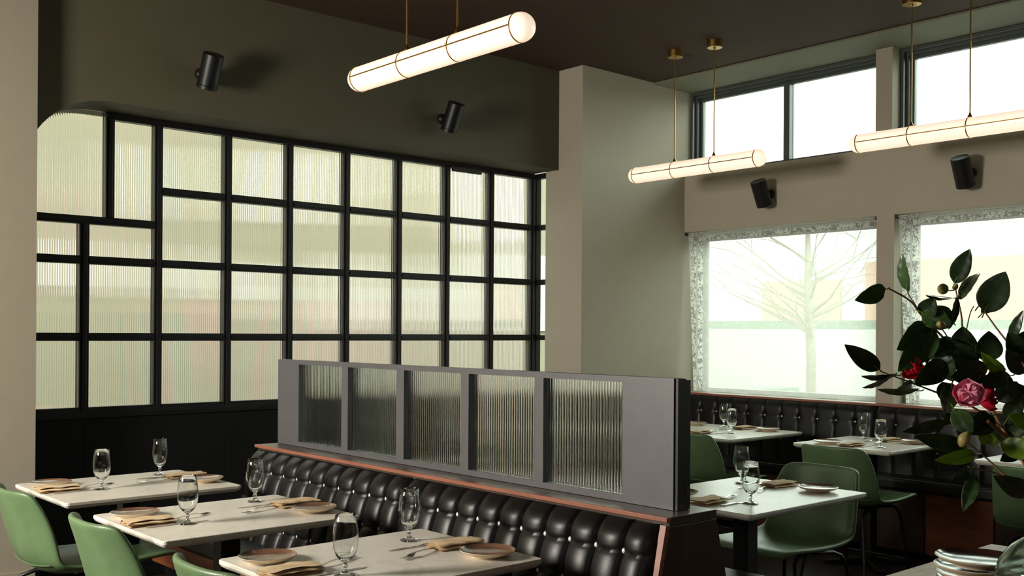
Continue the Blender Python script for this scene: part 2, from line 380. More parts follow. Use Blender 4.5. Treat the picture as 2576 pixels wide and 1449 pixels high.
pane(XL + 0.001, 1.997, 0.996, 1.365); pane(2.051, 2.4195, 0.996, 1.365)
pane(XL + 0.001, 1.997, 1.411, 1.794); pane(2.051, 2.4195, 1.411, 1.794)
pane(XL + 0.001, 1.997, 1.840, 2.017); pane(2.051, 2.4195, 1.840, 2.017)
# upper left pane with rounded corner is cut by the bulkhead in front; second upper pane
pane(XL + 0.02, 2.138, 2.063, 2.658); pane(2.188, 2.4195, 2.063, 2.617)
for i, (x0, x1) in enumerate(zip([XL, 2.024] + posts, [2.024] + posts + [5.424])):
    obj('base_panel', MB().box(x0 + 0.002, x1 - 0.002, YP + 0.004, YP + 0.04, 0.07, 0.934), M['blackpanel'], PT, bevel=0.003)
obj('plinth', MB().box(XL, XP - 0.002, YP - 0.02, YP + 0.04, 0.0, 0.068), M['blackpanel'], PT)
obj('closer_arm', MB().box(4.60, 4.87, YP - 0.045, YP - 0.024, 2.588, 2.628), M['black'], PT, bevel=0.003)
# return panel beside the pier
for z0, z1 in ((0.996, 1.365), (1.411, 1.794), (1.840, 2.217), (2.263, 2.618)):
    me = reeded_mesh(0.088, z1 - z0, 'pane', M['pane'], sag=0.0002); obj('pane', me, None, PT, (XP + 0.04, 5.792, (z0 + z1) / 2), (0, 0, PI / 2))
for z in (1.388, 1.817, 2.24, 2.638, 0.965): obj('rail', MB().box(XP + 0.01, XP + 0.05, 5.7405, 5.843, z - 0.02, z + 0.02), M['black'], PT)
obj('post', MB().box(XP + 0.0015, XP + 0.05, 5.845, 5.91, 0.93, 2.655), M['black'], PT)
obj('base_panel', MB().box(XP + 0.015, XP + 0.045, 5.7405, 5.843, 0, 0.94), M['blackpanel'], PT)

# ------------------------------------------------------------------ wood counter first in large things: banquettes
def tuft(y0, y1, ztop, zbot, Xf, rows, btn_y, depth, sign, name, parent, nper=10, flat=0.0, roll=0.03, pc=0.30, ye=0.42):
    """button-tufted back. Xf(z) gives the leather plane, bulging towards sign*-X"""
    ys = sorted(btn_y); p = ys[1] - ys[0]
    gy = sorted(set([round(y0, 5), round(y1, 5)] + [round(ys[0] + k * p / nper, 5) for k in range(-30 * nper, 60 * nper) if y0 + 0.002 < ys[0] + k * p / nper < y1 - 0.002]))
    ny = len(gy) - 1; nz = 44; vs = []
    gz = [ztop + (zbot - ztop) * j / nz for j in range(nz + 1)]
    for r_ in rows: gz[min(range(1, nz), key=lambda q: abs(gz[q] - r_))] = r_
    rows_ = sorted(rows, reverse=True)
    for j in range(nz + 1):
        z = gz[j]
        edges = [ztop + 0.02] + rows_ + [zbot - 0.03]
        zc = 1.0
        for k in range(len(edges) - 1):
            if edges[k] >= z >= edges[k + 1]:
                t = (edges[k] - z) / (edges[k] - edges[k + 1]); zc = min(1, math.sin(PI * t) ** 0.45) if 0 < t < 1 else 0
        for i in range(ny + 1):
            y = gy[i]
            t = ((y - ys[0]) / p) % 1.0
            yc = abs(math.sin(PI * t)) ** ye
            dx = min(abs(t), 1 - abs(t)) * p; dz = min([abs(z - r) for r in rows_])
            pit = math.exp(-(dx * dx + dz * dz) / (0.022 ** 2))
            hz = (1 - flat) * (0.74 + 0.26 * zc) + flat
            b = depth * (yc * hz * 0.88 + 0.12 * zc) - depth * pc * pit
            e = min(y - y0, y1 - y); ed = 1 - math.exp(-e / 0.012); b = b * ed - 0.012 * (1 - ed)
            tt = (ztop - z); rl = roll * (1 - min(1, tt / 0.055)) ** 2
            x = Xf(z) - sign * (b - rl)
            vs.append((x, y, z))
    mb = MB(); mb.add(vs, [(j * (ny + 1) + i, j * (ny + 1) + i + 1, (j + 1) * (ny + 1) + i + 1, (j + 1) * (ny + 1) + i) for j in range(nz) for i in range(ny)], 0, True)
    # back and sides closing
    a = len(mb.v); bk = [(Xf(ztop) + sign * 0.045, y0, ztop), (Xf(ztop) + sign * 0.045, y1, ztop), (Xf(ztop) + sign * 0.045, y1, zbot), (Xf(ztop) + sign * 0.045, y0, zbot)]
    n1 = ny + 1
    mb.v += bk
    mb.f += [(a, a + 1, a + 2, a + 3), tuple(range(n1)) + (a + 1, a), tuple(nz * n1 + i for i in range(n1)) + (a + 2, a + 3), tuple(j * n1 for j in range(nz + 1)) + (a + 3, a), tuple(j * n1 + ny for j in range(nz + 1)) + (a + 2, a + 1)]
    mb.m += [0] * 5; mb.sm += [False] * 5
    o = obj(name, mb, M['leather'], parent)
    return o
btn_me = MB().lathe([(0.0001, 0.004), (0.0035, 0.0034), (0.006, 0.001), (0.0062, -0.002), (0.0001, -0.003)], 10).mesh('button', M['button'])
def buttons(parent, Xf, rows, ys, sign, depth, rad=1.0):
    for r in rows:
        for y in ys:
            o = D.objects.new('button', btn_me); C.objects.link(o); o.parent = parent
            o.location = (Xf(r) - sign * (0.0015 - depth * 0.45), y, r); o.rotation_euler = (0, -sign * PI / 2, 0); o.scale = (rad, rad, rad)

BO = thing('booth_bench', 'back-to-back black tufted leather booth with wooden ledge carrying the ribbed glass screen', 'booth')
Xl = lambda z: 2.325 - (0.87 - z) * 0.28
lg = obj('ledge', MB().box(2.352, 2.575, 1.945, 4.46, 0.862, 0.889), M['ledge'], BO, bevel=0.002)
obj('ledge_edge', MB().box(2.333, 2.3515, 1.94, 4.46, 0.876, 0.890), M['woodrail'], BO, bevel=0.002)
b1 = [2.075 + 0.1135 * i for i in range(10)]; b2 = [3.315 + 0.1135 * i for i in range(10)]
rows = [0.778, 0.665, 0.552]
for ya, yb, bs in ((1.965, 3.205, b1), (3.207, 4.45, b2)):
    o = tuft(ya, yb, 0.866, 0.47, Xl, rows, bs, 0.029, 1, 'backrest', BO, nper=14, pc=0.12, ye=0.40)
    buttons(o, Xl, rows, bs, 1, 0.001, 1.5)
Xr = lambda z: 2.60 + (0.87 - z) * 0.28
br = [2.075 + 0.1135 * i for i in range(21)]
o = tuft(1.965, 4.45, 0.866, 0.47, Xr, rows, br, 0.030, -1, 'backrest', BO, nper=6); buttons(o, Xr, rows, br, -1, 0.030)
obj('core_panel', MB().prism([(2.375, 0.861), (2.552, 0.861), (2.68, 0.40), (2.68, 0.0), (2.25, 0.0), (2.25, 0.40)], 'y', 1.966, 4.448), M['darkwood'], BO)
obj('end_panel', MB().prism([(2.352, 0.861), (2.574, 0.861), (2.70, 0.42), (2.72, 0.0), (2.23, 0.0), (2.245, 0.42)], 'y', 1.945, 1.9645), M['darkwood'], BO, bevel=0.002)
obj('end_trim', MB().prism([(2.334, 0.867), (2.3515, 0.867), (2.2445, 0.42), (2.2295, 0.0), (2.212, 0.0), (2.227, 0.42)], 'y', 1.944, 1.966), M['woodrail'], BO, label=None) if False else obj('end_trim', MB().prism([(2.334, 0.867), (2.3515, 0.861), (2.2445, 0.42), (2.2295, 0.0), (2.212, 0.0), (2.227, 0.42)], 'y', 1.944, 1.966), M['woodrail'], BO)
# seats
def seat(x0, x1, y0, y1, name='seat'): obj(name, MB().box(x0, x1, y0, y1, 0.408, 0.485), M['leather_flat'], BO, bevel=0.022, seg=4)
seat(2.03, 2.249, 1.966, 3.46); seat(2.03, 2.249, 3.464, 4.97)
obj('apron', MB().box(2.05, 2.249, 1.97, 4.965, 0.292, 0.406), M['wood'], BO, bevel=0.002)
obj('plinth', MB().box(2.10, 2.249, 2.0, 4.93, 0.0, 0.291), M['blackpanel'], BO)
seat(2.705, 3.43, 1.966, 3.2); seat(2.705, 3.43, 3.204, 4.448)
obj('apron', MB().box(2.681, 3.40, 1.97, 4.445, 0.292, 0.406), M['darkwood'], BO, bevel=0.002)
obj('plinth', MB().box(2.73, 3.34, 2.0, 4.42, 0.0, 0.291), M['blackpanel'], BO)

# divider screen
SCR = thing('divider_screen', 'long grey metal screen with five ribbed glass panes on the booth ledge', 'screen')
py_ = [(2.221, 2.589), (2.633, 2.998), (3.045, 3.413), (3.465, 3.830), (3.881, 4.251)]
x0, x1, ya, yb, z0, z1 = 2.448, 2.492, 2.012, 4.445, 0.8905, 1.292
bars = [ya] + [v for p in py_ for v in p] + [yb]
mb = MB()
for i in range(0, len(bars), 2): mb.box(x0, x1, bars[i], bars[i + 1], 0.911, 1.272)
mb.box(x0, x1, ya, yb, 1.272, z1); mb.box(x0, x1, ya, yb, z0, 0.911)
obj('frame', mb, M['screen'], SCR)
mb = MB()
mb.box(x1 + 0.001, x1 + 0.022, 2.0, 2.19, z0, z1 - 0.006).box(x1 + 0.001, x1 + 0.022, 4.28, yb, z0, z1 - 0.006).box(x1 + 0.001, x1 + 0.022, 2.19, 4.28, 1.274, z1 - 0.006).box(x1 + 0.001, x1 + 0.022, 2.19, 4.28, z0, 0.909)
mb.box(x0 + 0.006, x1, 2.0, 2.0115, z0, z1 - 0.001)
obj('back_frame', mb, M['black'], SCR)
for a, b in py_:
    me = reeded_mesh(b - a - 0.001, 0.360, 'pane', M['reededclear'], pitch=0.0127, sag=0.0024); obj('pane', me, None, SCR, (2.47, (a + b) / 2, 1.0915), (0, 0, -PI / 2))

# window-side banquette
WB = thing('wall_banquette', 'long black tufted leather banquette with wooden base under the windows', 'banquette')
Xw = lambda z: 6.515 - (0.93 - z) * 0.10
segs = [(3.60, 5.34, [3.745 + 0.1475 * i for i in range(11)]), (1.85, 3.597, [1.97 + 0.1475 * i for i in range(11)]), (0.1, 1.847, [0.22 + 0.1475 * i for i in range(11)])]
for ya, yb, bs in segs:
    o = tuft(ya, yb, 0.938, 0.49, Xw, [0.825, 0.66], bs, 0.013, 1, 'backrest', WB, nper=14, flat=0.6, pc=0.9, ye=0.22); buttons(o, Xw, [0.825, 0.66], bs, 1, 0.016, 1.1)
    obj('seat', MB().box(6.27, 6.56, ya + 0.001, yb - 0.001, 0.425, 0.505), M['leather_flat'], WB, bevel=0.02, seg=4)
obj('core_panel', MB().box(6.562, 6.629, 0.1, 5.34, 0.0, 0.94), M['darkwood'], WB)
obj('top_rail', MB().box(6.545, 6.629, 0.1, 5.345, 0.9405, 0.957), M['woodrail'], WB, bevel=0.002)
k = 0; y = 0.1
while y < 5.3:
    y2 = min(5.34, y + 0.436); obj('base_panel', MB().box(6.33, 6.56, y + 0.003, y2 - 0.003, 0.03, 0.423), M['darkwood'] if k % 3 else M['wood'], WB, bevel=0.004); y = y2; k += 1

# ------------------------------------------------------------------ tables
def table(cx, cy, wx, wy, label, grp, sq=0.075):
    t = thing('marble_table', label, 'table', (cx, cy, 0), 0, grp)
    mb = MB(); T = 0.028; r = 0.03
    def ring(inset, z, rad):
        pts = []
        for qx, qy, a0 in ((1, 1, 0), (-1, 1, PI / 2), (-1, -1, PI), (1, -1, 1.5 * PI)):
            for k in range(5):
                a = a0 + PI / 2 * k / 4
                pts.append((qx * (wx / 2 - inset - rad) + rad * math.cos(a), qy * (wy / 2 - inset - rad) + rad * math.sin(a), z))
        return pts
    rings = [ring(0.002, 0.75, 0.015), ring(0.0, 0.748, 0.016), ring(0.0, 0.738, 0.016), ring(0.005, 0.730, 0.014), ring(0.014, 0.7235, 0.012), ring(0.022, 0.722, 0.01)]
    n = 20; v = [p for q in rings for p in q]; f = [tuple(range(n)), tuple(reversed(range(n * 5, n * 6)))]
    for j in range(5): f += [(j * n + i, j * n + (i + 1) % n, (j + 1) * n + (i + 1) % n, (j + 1) * n + i) for i in range(n)]
    mb.add(v, f); obj('tabletop', mb, M['marble'], t)
    obj('mounting_plate', MB().box(-0.16, 0.16, -0.16, 0.16, 0.712, 0.7215), M['black'], t, bevel=0.003)
    obj('pedestal', MB().box(-sq / 2, sq / 2, -sq / 2, sq / 2, 0.046, 0.7115), M['black'], t, bevel=0.004)
    for a in range(4):
        o = obj('foot', MB().prism([(0.0385, 0.0), (0.27, 0.0), (0.28, 0.008), (0.27, 0.02), (0.0385, 0.045)], 'y', -0.028, 0.028), M['black'], t, rot=(0, 0, a * PI / 2 + PI / 4), bevel=0.003)
    obj('hub', MB().lathe([(0.0001, 0.0), (0.037, 0.0), (0.037, 0.0455), (0.0001, 0.0455)], 12, smooth=False), M['black'], t)
    return t
GT = 'white marble dining tables'
TB = {
 'T1': (1.745, 4.49, 0.75, 0.66), 'T2': (1.735, 3.525, 0.75, 0.635), 'T3': (1.755, 2.555, 0.75, 0.62),
 'R1': (3.655, 2.61, 0.85, 0.65), 'R2': (5.845, 4.48, 0.83, 0.97), 'R3': (5.94, 3.32, 0.70, 0.65), 'R4': (5.97, 2.2, 0.70, 0.65)}
TL = {'T1': 'farthest marble table of the left row, nearest the beige wall', 'T2': 'middle marble table of the left row beside the tufted booth',
      'T3': 'nearest marble table of the left row, cut by the bottom edge', 'R1': 'marble table just right of the grey screen end',
      'R2': 'marble table under the lace curtain nearest the pier', 'R3': 'marble table below the pillar between the two low windows',
      'R4': 'marble table mostly hidden behind the camellia'}
for k in TB: table(*TB[k], TL[k], GT)

# ------------------------------------------------------------------ chairs
def shell_chair(label, loc, rz, mat, inner):
    t = thing('shell_chair', label, 'chair', loc, rz, 'green leather shell chairs')
    prof = [(0.345, 0.462, 0.195, 0.0, 0.0), (0.350, 0.480, 0.205, 0.004, 0.0), (0.30, 0.487, 0.222, 0.010, 0.0), (0.18, 0.468, 0.232, 0.022, 0.0), (0.05, 0.452, 0.236, 0.034, 0.0), (-0.07, 0.449, 0.236, 0.042, 0.012),
            (-0.155, 0.462, 0.236, 0.040, 0.035), (-0.205, 0.50, 0.236, 0.020, 0.062), (-0.232, 0.555, 0.236, 0.006, 0.082), (-0.253, 0.63, 0.232, 0.0, 0.088), (-0.275, 0.71, 0.220, 0.0, 0.080), (-0.297, 0.775, 0.205, 0.0, 0.066), (-0.305, 0.800, 0.190, 0.0, 0.058)]
    nu = 14; mb = MB(); vs = []
    for x, z, hw, up, fwd in prof:
        for i in range(nu + 1):
            u = -1 + 2 * i / nu; c = abs(u) ** 2.6
            yy = hw * math.sin(u * PI / 2 * 0.98) / math.sin(PI / 2 * 0.98) if fwd > 0.03 else hw * u
            yy = hw * (0.75 * u + 0.25 * math.sin(u * PI / 2))
            rim = 0.010 * max(0, (abs(u) - 0.85) / 0.15) if z > 0.78 else 0
            vs.append((x + fwd * c, yy, z + up * c - rim))
    nv = len(prof)
    mb.add(vs, [(j * (nu + 1) + i, j * (nu + 1) + i + 1, (j + 1) * (nu + 1) + i + 1, (j + 1) * (nu + 1) + i) for j in range(nv - 1) for i in range(nu)], 0, True)
    sh = obj('shell', mb, mat, t, solid=0.022, sub=2)
    # seam line across the lower back
    pts = []
    for i in range(nu + 1):
        u = -1 + 2 * i / nu; c = abs(u) ** 2.6
        pts.append((-0.2165 + 0.058 * c, 0.238 * (0.75 * u + 0.25 * math.sin(u * PI / 2)), 0.497 + 0.016 * c))
    obj('seam', MB().tube(pts[1:-1], 0.0026, 6), mat, sh)
    for sy in (-1, 1):
        obj('leg', MB().tube([(0.06, sy * 0.10, 0.432), (0.17, sy * 0.135, 0.430), (0.205, sy * 0.15, 0.415), (0.222, sy * 0.165, 0.37), (0.262, sy * 0.205, 0.002)], 0.009), M['black'], t)
        obj('leg', MB().tube([(-0.02, sy * 0.10, 0.428), (-0.13, sy * 0.135, 0.422), (-0.175, sy * 0.15, 0.405), (-0.195, sy * 0.165, 0.36), (-0.245, sy * 0.205, 0.002)], 0.009), M['black'], t)
    obj('crossbar', MB().tube([(0.06, -0.11, 0.430), (0.06, 0.11, 0.430)], 0.008).tube([(-0.02, -0.11, 0.428), (-0.02, 0.11, 0.428)], 0.008), M['black'], t)
    obj('side_rail', MB().tube([(0.249, -0.192, 0.12), (0.249, 0.192, 0.12)], 0.006), M['black'], t)
    return t
ch0 = shell_chair('green leather shell chair tucked under the farthest left-row table', (1.50, 4.40, 0), 0, M['green'], None)
GC = 'green leather shell chairs'
dup(ch0, (1.50, 3.505, 0), 0, 'green leather shell chair tucked under the middle left-row table', GC)
dup(ch0, (1.50, 2.65, 0), 0, 'green chair whose back corner peeks up at the bottom edge', GC)
dk = dup(ch0, (5.45, 4.17, 0), 0, 'dark green chair seen from behind, partly hidden by the screen end', GC)
dup(ch0, (5.48, 3.15, 0), 0, 'dark green chair seen from behind at the table below the pillar', GC)
dup(ch0, (4.14, 2.70, 0), PI, 'dark green chair facing the camera at the table beside the screen', GC)
dup(ch0, (5.38, 2.01, 0), 0, 'dark green chair behind the camellia, at the right picture edge', GC)

# ------------------------------------------------------------------ table settings
zt = 0.7505
gob = [(0.0001, 0.0), (0.030, 0.0), (0.0315, 0.002), (0.028, 0.0045), (0.014, 0.008), (0.006, 0.014), (0.0045, 0.020), (0.007, 0.026), (0.0075, 0.029), (0.005, 0.033), (0.008, 0.038), (0.018, 0.046), (0.027, 0.058), (0.0335, 0.076),
       (0.0362, 0.098), (0.0355, 0.120), (0.0325, 0.145), (0.0292, 0.1685), (0.0282, 0.1695), (0.0276, 0.168), (0.0308, 0.145), (0.0338, 0.120), (0.0344, 0.098), (0.0317, 0.077), (0.025, 0.060), (0.016, 0.050), (0.006, 0.045), (0.0001, 0.044)]
gob_me = MB().lathe(gob, 32).mesh('goblet', M['goblet'])
def plate_mesh(name, glz, R=0.086):
    pr = [(0.0001, 0.004), (0.045, 0.004), (0.047, 0.0), (0.050, 0.0), (0.052, 0.005), (R * 0.88, 0.012), (R * 0.98, 0.019), (R, 0.0205), (R * 0.985, 0.0215), (R * 0.955, 0.0195), (R * 0.86, 0.0145), (0.05, 0.0095), (0.0001, 0.0085)]
    return MB().lathe(pr, 40, wob=0.012, mis=[0] * 8 + [1] * 4).mesh(name, [M['cream'], glz])
pl_me = plate_mesh('plate', M['glaze']); pl_dk = plate_mesh('stacked_plate', M['darkglaze'], 0.088)

def napkin_mesh(seed):
    rnd = random.Random(seed); L = 0.17; Wn = 0.088; mb = MB()
    path = []
    def lay(z, d, w0, w1):
        xs = [w0 + (w1 - w0) * k / 5 for k in range(6)]
        return [(x, z + 0.0012 * math.sin(k * 1.7 + seed)) for k, x in enumerate(xs if d > 0 else reversed(xs))]
    h = Wn / 2
    path += lay(0.0025, 1, -h, h) + [(h + 0.004, 0.005)] + lay(0.0085, -1, -h + 0.004, h) + [(-h - 0.001, 0.0115)] + lay(0.0150, 1, -h + 0.003, h - 0.006) + [(h - 0.002, 0.018)] + lay(0.0215, -1, -h + 0.008, h - 0.007)
    nl = 16; vs = []
    for j in range(nl + 1):
        a = j / nl; y = (a - 0.5) * L
        wv = 0.004 * math.sin(a * 7 + seed) + 0.003 * math.sin(a * 17 + seed * 2)
        for i, (x, z) in enumerate(path):
            sag = 0.0012 * math.sin(a * 11 + i * 0.9 + seed) * (z / 0.02) - 0.003 * (z / 0.0215) * (abs(2 * a - 1) ** 4)
            fan = 1 + 0.12 * (a - 0.5) * math.sin(i * 0.7 + seed)
            vs.append((x * fan + wv * (0.4 + z * 30), y + 0.003 * math.sin(i * 1.3 + seed) * (1 if j in (0, nl) else 0), max(0.0024, z + sag)))
    n = len(path)
    mb.add(vs, [(j * n + i, j * n + i + 1, (j + 1) * n + i + 1, (j + 1) * n + i) for j in range(nl) for i in range(n - 1)], 0, True)
    return mb.mesh('folded_napkin', M['napkin'])
nap_me = [napkin_mesh(s) for s in (1, 4, 9)]

def knife_mesh():
    mb = MB(); pr = [(-0.115, 0.0045), (-0.10, 0.0065), (-0.02, 0.0055), (0.0, 0.0045), (0.01, 0.0085), (0.08, 0.0095), (0.105, 0.006), (0.115, 0.001)]
    vs = []
    for x, w_ in pr:
        th = 0.0045 if x < 0.0 else 0.0012
        vs += [(x, -w_, 0.0005), (x, w_ if x < 0.005 else w_ * 0.5, 0.0005), (x, w_ if x < 0.005 else w_ * 0.5, 0.0005 + th), (x, -w_, 0.0005 + th)]
    n = len(pr); mb.add(vs, [(j * 4 + i, j * 4 + (i + 1) % 4, (j + 1) * 4 + (i + 1) % 4, (j + 1) * 4 + i) for j in range(n - 1) for i in range(4)] + [(0, 1, 2, 3), tuple(n * 4 - 4 + i for i in (3, 2, 1, 0))])
    return mb.mesh('knife', M['silver'])
def fork_mesh():
    mb = MB(); pr = [(-0.10, 0.007, 0.003), (-0.085, 0.0085, 0.003), (-0.03, 0.0035, 0.009), (0.03, 0.003, 0.011), (0.045, 0.009, 0.008), (0.06, 0.0115, 0.004)]
    vs = []
    for x, w_, z in pr: vs += [(x, -w_, z), (x, w_, z), (x, w_, z + 0.0022), (x, -w_, z + 0.0022)]
    n = len(pr); mb.add(vs, [(j * 4 + i, j * 4 + (i + 1) % 4, (j + 1) * 4 + (i + 1) % 4, (j + 1) * 4 + i) for j in range(n - 1) for i in range(4)] + [(0, 1, 2, 3), tuple(n * 4 - 4 + i for i in (3, 2, 1, 0))])
    for k in range(4):
        y = -0.0095 + k * 0.0063; mb.tube([(0.059, y, 0.0052), (0.08, y, 0.0035), (0.098, y, 0.006)], 0.0013, 5)
    return mb.mesh('fork', M['silver'])
kn_me, fk_me = knife_mesh(), fork_mesh()

def place(me, name, x, y, z, rz, label, cat, grp, rx=0.0, scale=1.0):
    o = D.objects.new(name, me); C.objects.link(o); o.location = (x, y, z); o.rotation_euler = (rx, 0, rz); o.scale = (scale,) * 3
    return tag(o, label, cat, grp)
TN = {'T1': 'farthest left-row table', 'T2': 'middle left-row table', 'T3': 'nearest left-row table', 'R1': 'table beside the screen end',
      'R2': 'table under the left curtain', 'R3': 'table below the window pillar', 'R4': 'table behind the camellia'}
# (table, side, plate, napkin, napkin angle, goblet)
ST = [
 ('T1', 'chair side', (1.470, 4.655), (1.450, 4.490), (1.605, 4.424)), ('T1', 'booth side', (2.035, 4.36), (2.035, 4.545), (1.974, 4.700)),
 ('T2', 'chair side', (1.462, 3.700), (1.445, 3.530), (1.550, 3.450)), ('T2', 'booth side', (2.018, 3.385), (2.035, 3.555), (1.955, 3.729)),
 ('T3', 'chair side', (1.476, 2.735), (1.455, 2.565), (1.556, 2.441)), ('T3', 'booth side', (2.022, 2.380), (2.035, 2.550), (1.976, 2.719)),
 ('R1', 'bench side', (3.375, 2.75), (3.33, 2.55), (3.443, 2.435)), ('R1', 'chair side', (3.95, 2.445), (3.95, 2.64), (3.875, 2.79)),
 ('R2', 'chair side', (5.60, 4.60), (5.60, 4.36), (5.76, 4.23)), ('R2', 'window side', (6.125, 4.19), (6.11, 4.38), (6.13, 4.57)),
 ('R3', 'chair side', (5.71, 3.47), (5.70, 3.30), (5.76, 3.145)), ('R3', 'window side', (6.15, 3.13), (6.16, 3.31), (6.17, 3.49)),
 ('R4', 'chair side', (5.75, 2.02), (5.74, 2.21), (5.80, 2.36)), ('R4', 'window side', (6.19, 2.02), (6.19, 2.20), (6.18, 2.39)),
]
for n_, (tb, side, p, nk, g) in enumerate(ST):
    s = 1 if side in ('chair side', 'bench side') and not (tb == 'R1' and side == 'chair side') else -1
    q = side + ' of the ' + TN[tb]
    place(pl_me, 'plate', p[0], p[1], zt, random.uniform(0, 6), 'brown glazed stoneware plate on the ' + q, 'plate', 'brown stoneware plates')
    rz = (PI / 2 if s > 0 else -PI / 2) + random.uniform(-0.12, 0.12)
    place(nap_me[n_ % 3], 'folded_napkin', nk[0], nk[1], zt, rz, 'folded tan linen napkin on the ' + q, 'napkin', 'folded tan napkins')
    place(gob_me, 'water_goblet', g[0], g[1], zt, 0, 'clear footed water goblet on the ' + q, 'glass', 'footed water goblets')
    # knife lies beside the napkin and points to the table centre, fork crosses it
    kx, ky = nk[0] + s * 0.06, nk[1] - s * 0.0745
    ang = 0 if s > 0 else PI
    if abs(g[1] - ky) < 0.040 and abs(g[0] - kx) < 0.14: ky += s * 0.011 ; kx -= s * 0.012
    place(kn_me, 'dinner_knife', kx + s * 0.03, ky - s * 0.0, zt, ang, 'steel dinner knife beside the napkin, ' + q, 'knife', 'dinner knives')
    place(fk_me, 'dinner_fork', nk[0] + s * 0.155, nk[1] + s * 0.022, zt, ang + 0.35 * s * (1 if s > 0 else -1), 'steel dinner fork resting by the napkin, ' + q, 'fork', 'dinner forks')
place(pl_me, 'plate', 6.09, 4.80, zt, 1, 'stoneware plate at the screen end of the table under the left curtain', 'plate', 'brown stoneware plates')

# ------------------------------------------------------------------ pendants
def pendant(cx, y0, y1, z, rods, label, r=0.056):
    t = thing('tube_pendant', label, 'pendant light', (cx, (y0 + y1) / 2, ZC), 0, 'brass banded tube pendants')
    oy = (y0 + y1) / 2; Lh = (y1 - y0) / 2; zz = z - ZC
    ends = Lh - r
    rx = Matrix.Rotation(PI / 2, 3, 'X')
    prof = [(0.0001, -Lh)] + [(r * math.sin(a), -ends - r * math.cos(a)) for a in [PI / 2 * i / 8 for i in range(1, 9)]]
    body = prof + [(a, -b) for a, b in reversed(prof)]
    obj('opal_tube', MB().lathe(body, 36, rot=rx, loc=(0, 0, zz)), M['opal'], t)
    cuts = [-ends + 0.005] + [q - oy for q in rods] + [ends - 0.005]
    for c in cuts:
        mbb = MB()
        vs_ = [(r + 0.0006, -0.003), (r + 0.0025, -0.003), (r + 0.0025, 0.003), (r + 0.0006, 0.003), (r + 0.0006, -0.003)]
        mbb.lathe(vs_, 36, rot=rx, loc=(0, c, zz), smooth=False)
        obj('brass_band', mbb, M['brass'], t)
    for s_ in (-1, 1):
        obj('side_strip', MB().box(s_ * (r + 0.0014) - 0.0012, s_ * (r + 0.0014) + 0.0012, -ends + 0.01, ends - 0.01, zz - 0.0028, zz + 0.0028), M['brass'], t)
    for q in rods:
        c = q - oy
        obj('saddle', MB().lathe([(0.014, r + 0.003 + zz), (0.013, r + 0.009 + zz), (0.006, r + 0.022 + zz), (0.004, r + 0.030 + zz), (0.0001, r + 0.030 + zz)], 14, loc=(0, c, 0)), M['brass'], t)
        rod = obj('rod', MB().tube([(0, c, r + 0.028 + zz), (0, c, -0.045)], 0.0045, 10), M['brass'], t)
        cn = obj('canopy', MB().lathe([(0.0001, -0.001), (0.052, -0.001), (0.052, -0.048), (0.049, -0.050), (0.010, -0.050), (0.009, -0.058), (0.0001, -0.058)], 32, loc=(0, c, 0), smooth=False), M['brass'], t)
        for s_ in (-1, 1):
            for d_ in (-0.008, 0.008): obj('screw', MB().tube([(s_ * (r + 0.0026), c + d_, zz + 0.0075), (s_ * (r + 0.0045), c + d_, zz + 0.0075)], 0.002, 6), M['silver'], t)
    return t
pendant(2.60, 2.83, 4.04, 2.581, (3.27, 3.62), 'large glowing tube pendant with brass bands, nearest, over the left tables')
pendant(5.637, 3.887, 5.055, 2.573, (4.30, 4.64), 'complete smaller glowing tube pendant in front of the left high window')
pendant(5.74, 2.165, 3.345, 2.592, (2.61, 2.955), 'glowing tube pendant cut off by the right picture edge')

# ------------------------------------------------------------------ wall spotlights
def spot(loc, rz, label):
    t = thing('wall_spotlight', label, 'wall light', loc, rz, 'black cylinder wall spotlights')     # local +Y points out of the wall
    obj('wall_mount', MB().lathe([(0.0001, 0.001), (0.034, 0.001), (0.034, 0.018), (0.026, 0.03), (0.014, 0.036), (0.014, 0.075), (0.0001, 0.075)], 20, rot=Matrix.Rotation(-PI / 2, 3, 'X')), M['black'], t)
    R_ = Matrix.Rotation(-math.radians(27), 3, 'X')
    r, h = 0.058, 0.098
    body = obj('lamp_body', MB().lathe([(0.0001, h), (r - 0.003, h), (r, h - 0.003), (r, -h + 0.022), (r - 0.0015, -h + 0.020), (r, -h + 0.018), (r, -h), (r - 0.006, -h), (r - 0.006, -h + 0.05), (0.0001, -h + 0.05)], 36, rot=R_, loc=(0.0, 0.128, -0.005)), M['black'], t)
    e = body.modifiers.new('es', 'EDGE_SPLIT'); e.split_angle = 0.6
    return t
spot((2.575, YS - 0.0005, 2.895), PI, 'black cylindrical wall spotlight on the olive bulkhead, above the rounded corner')
spot((4.315, YS - 0.0005, 2.885), PI, 'black cylindrical wall spotlight on the olive bulkhead, under the near pendant')
spot((XW - 0.0005, 4.52, 2.485), PI / 2, 'black cylindrical wall spotlight above the left lace curtain')
spot((XW - 0.0005, 3.00, 2.475), PI / 2, 'black cylindrical wall spotlight above the right lace curtain')

